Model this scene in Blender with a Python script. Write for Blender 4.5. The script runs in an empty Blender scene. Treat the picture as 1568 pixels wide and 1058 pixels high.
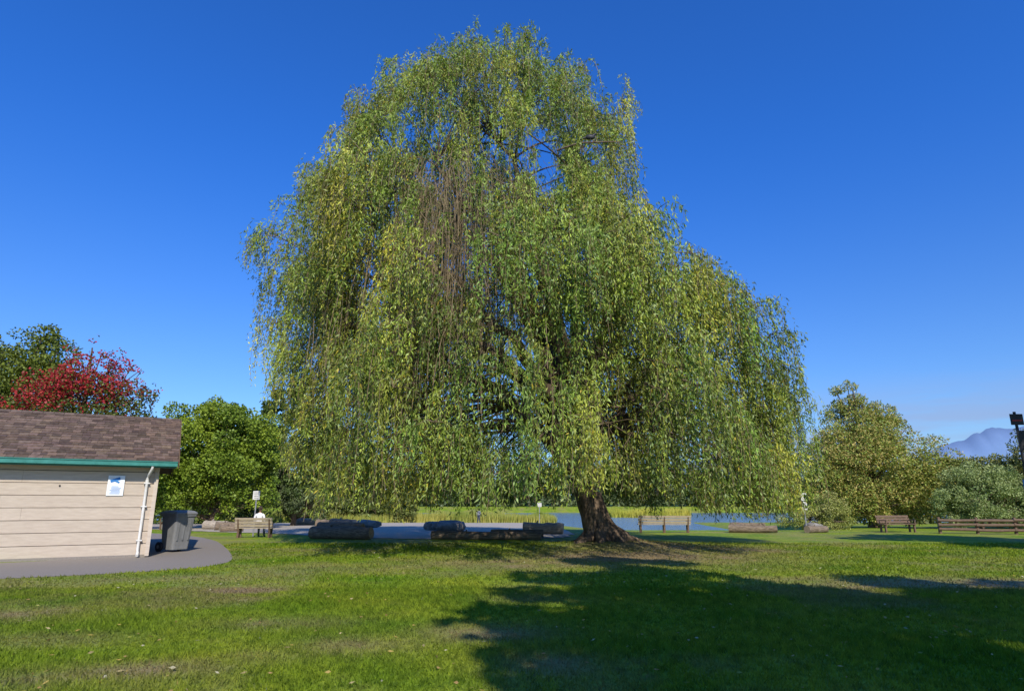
import bpy, math, numpy as np
from mathutils import Vector, Matrix
rng = np.random.default_rng(7)
scene = bpy.context.scene
COL = scene.collection

# ------------------------------------------------------------------ materials
def new_mat(name):
    m = bpy.data.materials.new(name); m.use_nodes = True
    nt = m.node_tree; nt.nodes.clear()
    out = nt.nodes.new('ShaderNodeOutputMaterial')
    return m, nt, out
def N(nt, t, **k):
    n = nt.nodes.new(t)
    for a, b in k.items(): setattr(n, a, b)
    return n
def mat_noise(name, c1, c2, scale=8, rough=0.8, bump=0.3, detail=6, stretch=(1,1,1), metallic=0, bdist=0.02, attr=False, spec=0.3):
    m, nt, out = new_mat(name)
    b = N(nt, 'ShaderNodeBsdfPrincipled'); b.inputs['Roughness'].default_value = rough
    b.inputs['Metallic'].default_value = metallic
    b.inputs['Specular IOR Level'].default_value = spec
    tc = N(nt, 'ShaderNodeTexCoord'); mp = N(nt, 'ShaderNodeMapping'); mp.inputs['Scale'].default_value = stretch
    nt.links.new(tc.outputs['Object'], mp.inputs['Vector'])
    nz = N(nt, 'ShaderNodeTexNoise'); nz.inputs['Scale'].default_value = scale; nz.inputs['Detail'].default_value = detail
    nz.inputs['Roughness'].default_value = 0.65
    nt.links.new(mp.outputs['Vector'], nz.inputs['Vector'])
    rp = N(nt, 'ShaderNodeValToRGB'); rp.color_ramp.elements[0].position = 0.32; rp.color_ramp.elements[1].position = 0.68
    rp.color_ramp.elements[0].color = (*c1, 1); rp.color_ramp.elements[1].color = (*c2, 1)
    nt.links.new(nz.outputs['Fac'], rp.inputs['Fac'])
    csrc = rp.outputs['Color']
    if attr:
        at = N(nt, 'ShaderNodeAttribute', attribute_name='Col')
        mx = N(nt, 'ShaderNodeMix', data_type='RGBA', blend_type='MULTIPLY'); mx.inputs['Factor'].default_value = 1
        nt.links.new(csrc, mx.inputs[6]); nt.links.new(at.outputs['Color'], mx.inputs[7]); csrc = mx.outputs[2]
    nt.links.new(csrc, b.inputs['Base Color'])
    bp = N(nt, 'ShaderNodeBump'); bp.inputs['Strength'].default_value = bump; bp.inputs['Distance'].default_value = bdist
    nt.links.new(nz.outputs['Fac'], bp.inputs['Height']); nt.links.new(bp.outputs['Normal'], b.inputs['Normal'])
    nt.links.new(b.outputs['BSDF'], out.inputs['Surface'])
    return m
def mat_leaf(name, trans=0.26, tint=(1.25, 1.25, 0.55), rough=0.5, spec=0.25):
    m, nt, out = new_mat(name)
    at = N(nt, 'ShaderNodeAttribute', attribute_name='Col')
    b = N(nt, 'ShaderNodeBsdfPrincipled'); b.inputs['Roughness'].default_value = rough
    b.inputs['Specular IOR Level'].default_value = spec
    nt.links.new(at.outputs['Color'], b.inputs['Base Color'])
    mx = N(nt, 'ShaderNodeMix', data_type='RGBA', blend_type='MULTIPLY'); mx.inputs['Factor'].default_value = 1
    nt.links.new(at.outputs['Color'], mx.inputs[6]); mx.inputs[7].default_value = (*tint, 1)
    tr = N(nt, 'ShaderNodeBsdfTranslucent'); nt.links.new(mx.outputs[2], tr.inputs['Color'])
    ms = N(nt, 'ShaderNodeMixShader'); ms.inputs[0].default_value = trans
    nt.links.new(b.outputs[0], ms.inputs[1]); nt.links.new(tr.outputs[0], ms.inputs[2])
    nt.links.new(ms.outputs[0], out.inputs['Surface'])
    return m

M_LEAF = mat_leaf('leaf_material', .2)
M_WILLOW = mat_leaf('willow_leaf_material', .16)
M_BARK = mat_noise('bark', (0.04,0.028,0.02), (0.22,0.16,0.105), 5, 0.9, 1.0, 8, (1,1,0.3), bdist=0.08)
M_TWIG = mat_noise('twig', (0.12,0.09,0.05), (0.24,0.18,0.10), 5, 0.8, 0.2)
M_SIDING = mat_noise('painted_siding', (0.47,0.39,0.31), (0.57,0.485,0.39), 3, 0.65, 0.25, 8, (1,1,6), attr=True)
M_SHINGLE = mat_noise('roof_shingle', (0.085,0.06,0.045), (0.18,0.13,0.10), 9, 0.9, 0.6, 6, attr=True)
M_TEAL = mat_noise('teal_gutter_paint', (0.03,0.17,0.14), (0.05,0.24,0.2), 4, 0.45, 0.05)
M_WHITE = mat_noise('white_paint', (0.62,0.6,0.55), (0.75,0.74,0.7), 6, 0.5, 0.05)
M_POSTER = mat_noise('poster_paper', (0.7,0.75,0.78), (0.82,0.85,0.86), 3, 0.5, 0.0)
M_BLUE = mat_noise('blue_print', (0.02,0.12,0.4), (0.05,0.25,0.55), 12, 0.5, 0.0)
M_RED = mat_noise('red_print', (0.35,0.03,0.03), (0.4,0.05,0.04), 5, 0.5, 0.0)
M_BLACK = mat_noise('dark_plastic', (0.02,0.02,0.022), (0.035,0.035,0.04), 6, 0.5, 0.05)
M_BIN = mat_noise('grey_plastic', (0.17,0.175,0.18), (0.23,0.235,0.24), 4, 0.45, 0.1)
M_STEEL = mat_noise('galvanised_steel', (0.3,0.3,0.3), (0.42,0.42,0.42), 12, 0.5, 0.1, metallic=0.5)
M_WOODL = mat_noise('weathered_wood', (0.30,0.24,0.17), (0.50,0.42,0.31), 5, 0.8, 0.4, 8, (1,6,6))
M_WOODD = mat_noise('brown_wood', (0.09,0.055,0.035), (0.2,0.135,0.09), 5, 0.8, 0.4, 8, (1,6,6))
M_LOG = mat_noise('log_wood', (0.09,0.065,0.045), (0.30,0.235,0.165), 4, 0.9, 0.8, 8, (0.5,4,4), bdist=0.05)
M_LOGP = mat_noise('bleached_log_wood', (0.25,0.21,0.165), (0.48,0.42,0.34), 4, 0.9, 0.8, 8, (0.5,4,4), bdist=0.05)
M_LOGEND = mat_noise('log_end', (0.3,0.22,0.14), (0.42,0.33,0.22), 10, 0.9, 0.3)
M_ROCK = mat_noise('rock', (0.13,0.12,0.105), (0.30,0.28,0.25), 3, 0.9, 0.8, 8, bdist=0.08)
M_ASPH = mat_noise('asphalt', (0.20,0.175,0.15), (0.28,0.25,0.215), 30, 0.9, 0.4, 8, bdist=0.01)
M_GRAVEL = mat_noise('gravel', (0.33,0.29,0.225), (0.46,0.41,0.33), 6, 0.95, 0.4, 10, bdist=0.02)
M_MOUNT = mat_noise('mountain', (0.12,0.20,0.36), (0.15,0.24,0.41), 0.004, 1.0, 0.0)  # blue of distant haze put into the base colour

# ------------------------------------------------------------------ mesh helpers
def add_obj(name, me, parent=None, mats=()):
    o = bpy.data.objects.new(name, me); COL.objects.link(o)
    for m in mats: me.materials.append(m)
    if parent: o.parent = parent
    return o
def fast_mesh(name, V, F, colors=None, matidx=None, smooth=False):
    me = bpy.data.meshes.new(name)
    V = np.asarray(V, np.float32); F = np.asarray(F, np.int32); k = F.shape[1]
    me.vertices.add(len(V)); me.vertices.foreach_set('co', V.ravel())
    me.loops.add(F.size); me.loops.foreach_set('vertex_index', F.ravel())
    me.polygons.add(len(F)); me.polygons.foreach_set('loop_start', np.arange(0, F.size, k, dtype=np.int32))
    if matidx is not None: me.polygons.foreach_set('material_index', np.asarray(matidx, np.int32))
    me.polygons.foreach_set('use_smooth', np.full(len(F), smooth))
    me.update(calc_edges=True)
    if colors is not None:
        a = me.color_attributes.new('Col', 'FLOAT_COLOR', 'POINT')
        c = np.ones((len(V), 4), np.float32); c[:, :3] = colors
        a.data.foreach_set('color', c.ravel())
    return me
def unit(v): return v / (np.linalg.norm(v, axis=-1, keepdims=True) + 1e-9)
def leaves(B, D, L, W, C):
    n = len(B); D = unit(D); S = unit(np.cross(D, rng.normal(size=(n, 3))))
    L = np.broadcast_to(L, n)[:, None]; W = np.broadcast_to(W, n)[:, None]
    V = np.stack([B, B + D*L*.42 + S*W, B + D*L, B + D*L*.42 - S*W], 1).reshape(-1, 3)
    F = np.arange(4*n).reshape(-1, 4)
    return V, F, np.repeat(C, 4, 0)

class MB:
    def __init__(s): s.v=[]; s.f=[]; s.m=[]; s.c=[]; s.sm=[]
    def add(s, vs, fs, mi=0, col=(1,1,1), M=None, smooth=False):
        b = len(s.v)
        for p in vs:
            p = Vector(p)
            if M is not None: p = M @ p
            s.v.append(tuple(p)); s.c.append(col)
        for f in fs: s.f.append([b+i for i in f]); s.m.append(mi); s.sm.append(smooth)
    def box(s, c, size, mi=0, col=(1,1,1), M=None, R=None, taper=1.0):
        x, y, z = [q/2 for q in size]
        vs = []
        for dz in (-1, 1):
            k = taper if dz < 0 else 1.0
            for dx, dy in ((-1,-1),(1,-1),(1,1),(-1,1)):
                p = Vector((dx*x*k, dy*y*k, dz*z))
                if R is not None: p = R @ p
                vs.append(p + Vector(c))
        s.add(vs, [(3,2,1,0),(4,5,6,7),(0,1,5,4),(1,2,6,5),(2,3,7,6),(3,0,4,7)], mi, col, M)
    def tube(s, pts, rad, n=8, mi=0, col=(1,1,1), M=None, cap=True, endmi=None, jit=0.0):
        pts = [Vector(p) for p in pts]; K = len(pts)
        vs = []; up = Vector((0.13, 0.31, 0.94))
        for i, p in enumerate(pts):
            t = (pts[min(i+1, K-1)] - pts[max(i-1, 0)]).normalized()
            ref = up if abs(t.dot(up)) < 0.9 else Vector((1, 0.2, 0))
            a = t.cross(ref).normalized(); b = t.cross(a)
            for j in range(n):
                w = 2*math.pi*j/n
                r = rad[i]*(1 + (rng.uniform(-jit, jit) if jit else 0))
                vs.append(p + a*math.cos(w)*r + b*math.sin(w)*r)
        fs = []
        for i in range(K-1):
            for j in range(n):
                fs.append((i*n+j, i*n+(j+1) % n, (i+1)*n+(j+1) % n, (i+1)*n+j))
        s.add(vs, fs, mi, col, M, True)
        if cap:
            e = mi if endmi is None else endmi
            s.add([vs[j] for j in range(n)], [tuple(range(n))[::-1]], e, col, M)
            s.add([vs[(K-1)*n+j] for j in range(n)], [tuple(range(n))], e, col, M)
    def ell(s, c, r, mi=0, col=(1,1,1), M=None, nu=12, nv=8, noise=0.0):
        vs=[]; fs=[]
        for i in range(nv+1):
            th = math.pi*i/nv
            for j in range(nu):
                ph = 2*math.pi*j/nu; k = 1+(rng.uniform(-noise,noise) if noise else 0)
                vs.append((c[0]+r[0]*k*math.sin(th)*math.cos(ph), c[1]+r[1]*k*math.sin(th)*math.sin(ph), c[2]+r[2]*k*math.cos(th)))
        for i in range(nv):
            for j in range(nu):
                fs.append((i*nu+j, (i+1)*nu+j, (i+1)*nu+(j+1) % nu, i*nu+(j+1) % nu))
        s.add(vs, fs, mi, col, M, True)
    def obj(s, name, mats, parent=None, bevel=0):
        me = bpy.data.meshes.new(name); me.from_pydata(s.v, [], s.f)
        for m in mats: me.materials.append(m)
        me.polygons.foreach_set('material_index', s.m); me.polygons.foreach_set('use_smooth', s.sm)
        a = me.color_attributes.new('Col', 'FLOAT_COLOR', 'POINT')
        a.data.foreach_set('color', [q for c in s.c for q in (*c, 1)])
        me.update()
        o = bpy.data.objects.new(name, me); COL.objects.link(o)
        if parent: o.parent = parent
        if bevel:
            b = o.modifiers.new('bevel', 'BEVEL'); b.width = bevel; b.segments = 2; b.limit_method = 'ANGLE'
        return o
def empty(name, loc=(0,0,0)):
    e = bpy.data.objects.new(name, None); e.location = loc; e.empty_display_size = 0.3; COL.objects.link(e); return e

def ss(a, b, x):
    t = np.clip((x-a)/(b-a), 0, 1); return t*t*(3-2*t)
def vnoise(x, y, seed=0):
    xi = np.floor(x).astype(int); yi = np.floor(y).astype(int); fx = x-xi; fy = y-yi
    fx = fx*fx*(3-2*fx); fy = fy*fy*(3-2*fy)
    def h(a, b):
        q = np.sin(a*127.1 + b*311.7 + seed*74.7)*43758.5453
        return q - np.floor(q)
    return (h(xi,yi)*(1-fx)+h(xi+1,yi)*fx)*(1-fy) + (h(xi,yi+1)*(1-fx)+h(xi+1,yi+1)*fx)*fy

# ------------------------------------------------------------------ terrain
def G(x, y):
    x = np.asarray(x, float); y = np.asarray(y, float)
    w = ss(3, 10, x)*(1-ss(20, 26, x))
    yend = 120*(1-w) + 60*w
    z = -1.6*np.clip((y-40)/(yend-40), 0, 1)
    z = z + 2.2*ss(176, 196, y) + 4*ss(204, 240, y)
    z = z + 0.22*np.exp(-(((x-4.2)/2.6)**2 + ((y-24.9)/2.2)**2))
    return z
def g1(x, y): return float(G(x, y))
xs = np.unique(np.concatenate([np.linspace(-6000,-400,12), np.linspace(-400,-60,30), np.linspace(-60,60,241), np.linspace(60,400,30), np.linspace(400,6000,12)]))
ys = np.unique(np.concatenate([np.linspace(-600,-40,10), np.linspace(-40,0,30), np.linspace(0,64,161), np.linspace(64,250,90), np.linspace(250,7000,20)]))
def dirt(x, y):
    d = np.zeros_like(x)
    for cx, cy, rx, ry, a in ((-5.0,12.6,.55,.35,.8),(-4.6,11.5,.4,.3,.6),(-0.3,8.6,.75,.55,.75),(-3.7,6.7,.5,.3,.8),(9.6,13.6,2.4,.9,1.0),(4.4,20.5,3.2,2.6,1.0),(5.0,23.5,3.0,2.2,.9),(1.6,18.5,2.5,1.6,.5),(-1.8,7.9,.6,.4,.6),(0.4,7.0,.5,.4,.7),(0.3,11.5,.7,.5,.5),(-8,10,1.5,.7,.45),(-3.1,9.2,.9,.4,.5),(-5.6,8.2,.8,.35,.5)):
        q = ((x-cx)/rx)**2 + ((y-cy)/ry)**2
        d = np.maximum(d, a*np.exp(-q*.7))
    n = vnoise(x*2.3, y*2.3, 3)*.5 + vnoise(x*7, y*7, 5)*.5
    base = np.clip((vnoise(x*.35, y*.35, 9)*.5 + vnoise(x*1.1, y*1.1, 4)*.3 + vnoise(x*3.1, y*3.1, 14)*.2 - .48)*2.2, 0, .5)
    return np.clip(d*(0.45+1.1*n) + base*(.4+n), 0, 1)
def grid_mesh(name, xs, ys, zf, off=0):
    X, Y = np.meshgrid(xs, ys); V = np.stack([X.ravel(), Y.ravel(), zf(X, Y).ravel()+off], 1)
    nx = len(xs); i = np.arange((len(ys)-1)*nx).reshape(-1, nx)[:, :-1].ravel()
    F = np.stack([i, i+1, i+nx+1, i+nx], 1)
    D = dirt(X.ravel(), Y.ravel())
    return fast_mesh(name, V, F, np.stack([D, D, D], 1), smooth=True)

def grass_material():
    m, nt, out = new_mat('grass')
    b = N(nt, 'ShaderNodeBsdfPrincipled'); b.inputs['Roughness'].default_value = 0.75; b.inputs['Specular IOR Level'].default_value = 0.12
    geo = N(nt, 'ShaderNodeNewGeometry')
    def noise(sc, det=5):
        n = N(nt, 'ShaderNodeTexNoise'); n.inputs['Scale'].default_value = sc; n.inputs['Detail'].default_value = det
        nt.links.new(geo.outputs['Position'], n.inputs['Vector']); return n
    n1 = noise(0.5); n2 = noise(7, 8); n3 = noise(45, 3)
    r1 = N(nt, 'ShaderNodeValToRGB'); e = r1.color_ramp.elements
    e[0].position = .33; e[0].color = (.15,.28,.018,1); e[1].position = .7; e[1].color = (.32,.39,.038,1)
    nt.links.new(n1.outputs['Fac'], r1.inputs['Fac'])
    r2 = N(nt, 'ShaderNodeValToRGB'); e = r2.color_ramp.elements
    e[0].position = .3; e[0].color = (.42,.47,.45,1); e[1].position = .7; e[1].color = (1.4,1.27,1.15,1)
    nt.links.new(n2.outputs['Fac'], r2.inputs['Fac'])
    mx = N(nt, 'ShaderNodeMix', data_type='RGBA', blend_type='MULTIPLY'); mx.inputs['Factor'].default_value = 1
    nt.links.new(r1.outputs[0], mx.inputs[6]); nt.links.new(r2.outputs[0], mx.inputs[7])
    r3 = N(nt, 'ShaderNodeValToRGB'); e = r3.color_ramp.elements
    e[0].position = .3; e[0].color = (.18,.13,.06,1); e[1].position = .7; e[1].color = (.40,.31,.17,1)
    nt.links.new(n3.outputs['Fac'], r3.inputs['Fac'])
    at = N(nt, 'ShaderNodeAttribute', attribute_name='Col')
    ms = N(nt, 'ShaderNodeMix', data_type='RGBA')
    nt.links.new(at.outputs['Fac'], ms.inputs[0])
    nt.links.new(mx.outputs[2], ms.inputs[6]); nt.links.new(r3.outputs[0], ms.inputs[7])
    nt.links.new(ms.outputs[2], b.inputs['Base Color'])
    bp = N(nt, 'ShaderNodeBump'); bp.inputs['Strength'].default_value = .8; bp.inputs['Distance'].default_value = .04
    nt.links.new(n3.outputs['Fac'], bp.inputs['Height']); nt.links.new(bp.outputs[0], b.inputs['Normal'])
    tr = N(nt, 'ShaderNodeBsdfTranslucent'); nt.links.new(ms.outputs[2], tr.inputs['Color'])
    sh = N(nt, 'ShaderNodeMixShader'); sh.inputs[0].default_value = .0
    nt.links.new(b.outputs[0], sh.inputs[1]); nt.links.new(tr.outputs[0], sh.inputs[2])
    nt.links.new(sh.outputs[0], out.inputs[0])
    m2 = m.copy(); m2.name = 'grass_blades'
    for n in m2.node_tree.nodes:
        if n.type == 'MIX_SHADER': n.inputs[0].default_value = .4
    return m, m2
M_GRASS, M_BLADE = grass_material()
add_obj('ground', grid_mesh('ground', xs, ys, G), mats=[M_GRASS])

def in_poly(x, y, P):
    c = np.zeros(np.shape(x), bool); j = len(P)-1
    for i in range(len(P)):
        xi, yi = P[i]; xj, yj = P[j]
        c ^= ((yi > y) != (yj > y)) & (x < (xj-xi)*(y-yi)/(yj-yi+1e-12)+xi); j = i
    return c
def smooth_poly(P, it=3):
    P = [tuple(p) for p in P]
    for _ in range(it):
        Q = []
        for i in range(len(P)):
            a = P[i]; b = P[(i+1) % len(P)]
            Q += [(a[0]*.75+b[0]*.25, a[1]*.75+b[1]*.25), (a[0]*.25+b[0]*.75, a[1]*.25+b[1]*.75)]
        P = Q
    return P
path_poly = smooth_poly([(-24,8.5),(-14.5,12.6),(-10.8,14.6),(-8.2,16.3),(-7.7,18.2),(-9.0,21.2),(-11.2,25.5),(-13.4,29.5),(-17,34),(-23,38),(-24,36.5),(-18.5,31.5),(-15.5,27),(-13.5,24),(-12,20.5),(-14,18),(-20,14.5),(-25,11)])
me = bpy.data.meshes.new('asphalt_path'); me.from_pydata([(x,y,0.006) for x,y in path_poly], [], [list(range(len(path_poly)))]); me.update()
add_obj('asphalt_path', me, mats=[M_ASPH])
plaza_poly = smooth_poly([(-40,56),(-26,44),(-17.5,37.3),(-12,35.2),(-8.5,31.2),(-3,29.6),(1.8,30),(3.2,33),(3.5,40),(1.5,60),(4,86),(-12,88),(-30,84),(-45,70)])
def conform(name, poly, off, mat, step=.5):
    P = np.array(poly); x0,y0 = P.min(0); x1,y1 = P.max(0)
    X, Y = np.meshgrid(np.arange(x0,x1+step,step), np.arange(y0,y1+step,step)); nx = X.shape[1]
    V = np.stack([X.ravel(),Y.ravel(),G(X,Y).ravel()+off],1)
    i = np.arange((X.shape[0]-1)*nx).reshape(-1,nx)[:,:-1].ravel(); F = np.stack([i,i+1,i+nx+1,i+nx],1)
    c = V[F].mean(1); F = F[in_poly(c[:,0],c[:,1],poly)]
    return add_obj(name, fast_mesh(name, V, F, smooth=True), mats=[mat])
conform('gravel_plaza', plaza_poly, .02, M_GRAVEL, .4)

# lake
m, nt, out = new_mat('water')
b = N(nt,'ShaderNodeBsdfPrincipled'); b.inputs['Base Color'].default_value=(.12,.20,.28,1); b.inputs['Roughness'].default_value=.15; b.inputs['IOR'].default_value=1.33
tc = N(nt,'ShaderNodeNewGeometry'); mp = N(nt,'ShaderNodeMapping'); mp.inputs['Scale'].default_value=(.35,1.2,1)
nz = N(nt,'ShaderNodeTexNoise'); nz.inputs['Scale'].default_value=1.6; nz.inputs['Detail'].default_value=5
bp = N(nt,'ShaderNodeBump'); bp.inputs['Strength'].default_value=1; bp.inputs['Distance'].default_value=.5
nt.links.new(tc.outputs['Position'],mp.inputs[0]); nt.links.new(mp.outputs[0],nz.inputs[0]); nt.links.new(nz.outputs[0],bp.inputs['Height']); nt.links.new(bp.outputs[0],b.inputs['Normal']); nt.links.new(b.outputs[0],out.inputs[0])
me = bpy.data.meshes.new('lake_water'); me.from_pydata([(-400,45,-1.05),(400,45,-1.05),(400,192,-1.05),(-400,192,-1.05)],[],[(0,1,2,3)])
add_obj('lake_water', me, mats=[m])

# ------------------------------------------------------------------ grass blades
def blades(n, y0, y1, h, w, power=1.6):
    y = y0 + (y1-y0)*rng.random(n)**power
    x = (rng.random(n)*2-1)*(y*.86+1.8)
    keep = ~in_poly(x, y, path_poly) & ~((x < -11.2) & (y > 17)); x = x[keep]; y = y[keep]; n = len(x)
    D = dirt(x, y); keep = rng.random(n) > D*.6; x, y, D = x[keep], y[keep], D[keep]; n = len(x)
    z = G(x, y); P = np.stack([x, y, z], 1)
    a = rng.random(n)*2*np.pi; S = np.stack([np.cos(a), np.sin(a), 0*a], 1)*(w*(1+y/12))[:, None]
    H = h*rng.uniform(.5, 1.4, n)*(1-.4*D)*(.7+.8*vnoise(x*.9,y*.9,11))
    lean = rng.normal(size=(n, 3))*.55; lean[:, 2] = 1
    T = P + lean*H[:, None]
    V = np.stack([P-S, P+S, T], 1).reshape(-1, 3)
    return V, np.arange(3*n).reshape(-1, 3), np.repeat(np.stack([D]*3, 1), 3, 0)
bs = [blades(230000, 3.5, 13, .05, .0045, 1.0), blades(100000, 11, 27, .05, .008, 1.0)]
off = 0; Fs = []
for V, F, C in bs: Fs.append(F+off); off += len(V)
add_obj('grass', fast_mesh('grass', np.concatenate([b[0] for b in bs]), np.concatenate(Fs), np.concatenate([b[2] for b in bs])), mats=[M_BLADE])
n = 1500
y = 4.5+24*rng.random(n)**1.2; x = (rng.random(n)*2-1)*(y*.85+1); k = ~in_poly(x,y,path_poly) & ~((x < -11.2) & (y > 17)); x=x[k]; y=y[k]; n=len(x)
B = np.stack([x, y, G(x,y)+.035+rng.random(n)*.02], 1); D = rng.normal(size=(n,3)); D[:,2]*=.2
pal = np.array([(.42,.34,.16),(.33,.22,.08),(.46,.42,.28),(.3,.3,.06),(.38,.28,.07)])
V,F,C = leaves(B, D, rng.uniform(.035,.08,n), rng.uniform(.007,.015,n), pal[rng.integers(0,5,n)])
add_obj('fallen_leaves', fast_mesh('fallen_leaves',V,F,C), mats=[M_LEAF])

# ------------------------------------------------------------------ the weeping willow
YC = 25.5
zt = [1.3,3.4,6,8.3,11.2,12.4,13.4,14.4,16.0,18.3,19.8,21.1]
Lt = [-6.8,-7.7,-8.6,-8.9,-9.4,-9.2,-8.6,-7.8,-6.8,-5.3,-3.7,-2.1]
Rt = [10.3,10.1,9.7,8.9,6.8,5.1,4.7,4.5,4.2,3.6,2.2,0.1]
Dt = [8.6,8.6,8.4,8.0,7.3,6.9,6.6,6.2,5.6,4.4,3.0,1.1]
def env(z):
    l = np.interp(z, zt, Lt); r = np.interp(z, zt, Rt); return (l+r)/2, (r-l)/2, np.interp(z, zt, Dt)
def lump(ph, z):
    c, s = np.cos(ph), np.sin(ph)
    n = vnoise(c*2.9+7+z*.12, s*2.9+z*.34, 61)*.55 + vnoise(c*5.5+3, s*5.5+z*.7, 62)*.45
    return np.clip((n-.5)*2.6, -.5, .5)
NB = 580
cent = []; outd = []; lms = []
def cand(k):
    z = rng.uniform(2.3, 20.9, k*3); ph = rng.random(k*3)*2*np.pi
    cx, rx, ry = env(z); ok = rng.random(k*3) < (rx+1.5)/11.5
    z, ph, cx, rx, ry = [q[ok][:k] for q in (z, ph, cx, rx, ry)]
    lm = lump(ph, z); f = .86 + .48*lm + rng.uniform(-.12,.05,len(z)); f = np.minimum(f, 1.09)
    return np.stack([cx+rx*f*np.cos(ph), YC+ry*f*np.sin(ph), z], 1), np.stack([np.cos(ph), np.sin(ph), 0*ph], 1), lm
for i in range(NB):
    P, O, Lm = cand(6)
    if cent:
        C_ = np.array(cent); d = ((P[:, None]-C_[None])**2*np.array([1,1,.6])).sum(2).min(1); j = (d*(1.0+1.7*Lm)).argmax()
    else: j = 0
    cent.append(P[j]); outd.append(O[j])
for i in range(55):
    z = rng.uniform(6, 18.5); ph = rng.random()*2*np.pi; cx, rx, ry = env(z); f = rng.uniform(.3, .72)
    cent.append(np.array([cx+rx*f*np.cos(ph), YC+ry*f*np.sin(ph), z])); outd.append(np.array([np.cos(ph), np.sin(ph), 0]))
extra = [(-10.3,25,12.7,-1),(-9.7,24,12.3,-1),(-9.4,24.4,11.4,-1),(-10.0,25.5,10.2,-1),(-9.7,25.5,11.1,-1),(-8.7,25,15.8,-1),(-7.7,25,14.9,-1),(-8.1,24.3,14.9,-1),(-7.0,25.2,18.7,-1),(-6.2,24.8,18.2,-1),(-6.7,24.8,17.4,-1),(-4.9,25,20.9,-1),(-4.2,25,20.1,-1),(-4.4,24.4,19.3,-1),
 (5.0,25,18.8,1),(4.4,25.4,18.2,1),(4.6,24.6,17.2,1),(2.8,25,20.5,1),(2.1,25,19.9,1),(5.3,25,14.6,1),(5.7,25,13.1,1),(8.0,25,11.0,1),(7.2,25,10.5,1),(8.9,25,9.0,1),(-1.7,25,21.5,-1),(-2.3,25,21.0,-1),(-0.8,25,21.2,1),(.5,25,20.7,1),
 (-1.3,24,20.4,-1),(-.5,24,20.1,1),(-2.6,24.3,19.6,-1),(.6,24,19.5,1),(-1.5,23.3,18.9,-1),(.2,23.2,18.6,1),(1.8,23.6,18.3,1),(-3.2,23.5,18.2,-1),
 (9.9,24.5,6.5,1),(10.2,25.5,5.0,1),(10.3,24,4.0,1),(-9.8,25,8.8,-1)]
for x,y,z,s in extra: cent.append(np.array([x,y,z])); outd.append(np.array([s*.95,-.3,0]))
cent = np.array(cent); outd = np.array(outd)
def zone(P, c, r): return (((P-np.array(c))/np.array(r))**2).sum(-1) < 1
keep = ~(zone(cent, (-2.0,18.8,11.8), (1.1,3.5,2.2)) & (rng.random(len(cent)) < .85))
keep &= ~(zone(cent, (-1.2,18.4,8.6), (.7,3.5,2.0)) & (rng.random(len(cent)) < .8))
keep &= ~(zone(cent, (3.4,17.5,6.2), (1.1,3,2.6)) & (rng.random(len(cent)) < .9))
keep &= ~(zone(cent, (6.0,18.5,6.5), (.7,3,2.2)) & (rng.random(len(cent)) < .8))
keep &= ~(zone(cent, (.8,17.5,5.0), (.5,3,2.2)) & (rng.random(len(cent)) < .85))
keep &= ~(zone(cent, (-6.4,19.5,4.0), (1.5,2.8,1.6)) & (rng.random(len(cent)) < .8))
def capsule(P, a, b, r):
    a = np.array(a, float); b = np.array(b, float); t = np.clip(((P-a)@(b-a))/((b-a)@(b-a)), 0, 1)
    return np.linalg.norm(P-(a+t[:,None]*(b-a)), axis=1) < r
gap = ((.85,17,11.8),(1.3,32,20.9)); gap2 = ((2.6,18,12.6),(4.2,30,20.0))
keep &= ~capsule(cent, *gap, 1.3)
cent = cent[keep]; outd = outd[keep]; nb = len(cent)
TP = 5
tc_ = np.repeat(cent, TP, 0); to = np.repeat(outd, TP, 0); tt = np.stack([-to[:,1], to[:,0], 0*to[:,0]], 1)
nT = len(tc_)
small = np.clip((23-tc_[:,2])/8, .5, 1)
ao = rng.uniform(-.8, .8, nT)*small; at_ = rng.normal(0, .46, nT)*small
tuft = tc_ + to*ao[:,None] + tt*at_[:,None]; tuft[:,2] += .35 - .35*np.abs(ao) - .3*np.abs(at_) + rng.normal(0,.35,nT)
bough_y = np.repeat(np.clip(rng.normal(.26,.24,nb),0,1), TP)
ym = np.clip(bough_y + rng.normal(0,.12,nT) + .10*ss(10,20,tuft[:,2]) + .15*ss(2,-8,tuft[:,0]), 0, 1)
yz = zone(tuft, (-5.3,20,10.3), (1.7,6,2.4)); ym = np.where(yz, np.clip(ym+.5,0,1.15), ym)
GRN = np.array([.155,.25,.04]); YEL = np.array([.46,.445,.06])
tcol = GRN[None]*(1-ym[:,None]) + YEL[None]*ym[:,None]
tcol *= (rng.uniform(.8,1.2,nT)*np.repeat(rng.uniform(.62,1.25,nb),TP))[:,None]
tL = rng.uniform(1.4,3.8,nT)*np.clip((24-tuft[:,2])/8,.42,1)
tL = np.where(tuft[:,2] < 5.5, np.maximum(tL, tuft[:,2]-1.1+rng.uniform(-.5,.5,nT)), tL)
hem = np.interp(tuft[:,0], [-10,-7.8,-6,-3,0,1.6,3.6,6,11], [3.2,2.0,1.1,.95,1.15,1.5,1.55,1.0,.7]) + np.repeat(np.abs(rng.normal(0,.42,nb)),TP) + np.abs(rng.normal(0,.2,nT)) - (rng.random(nT) < .08)*.4
hem = np.maximum(hem, .45)
NS = 9
s_t = np.repeat(np.arange(nT), NS); ns = len(s_t)
so = to[s_t]
h = so*rng.uniform(.1,1.3,ns)[:,None] + np.stack([rng.normal(0,.7,ns), rng.normal(0,.7,ns), 0*s_t],1); h = unit(h)
st = tuft[s_t] + rng.normal(0,.13,(ns,3)); sa = rng.uniform(.15,.8,ns)*np.clip((25-st[:,2])/9,.7,1); sL = tL[s_t]*rng.uniform(.35,1.12,ns)
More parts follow.
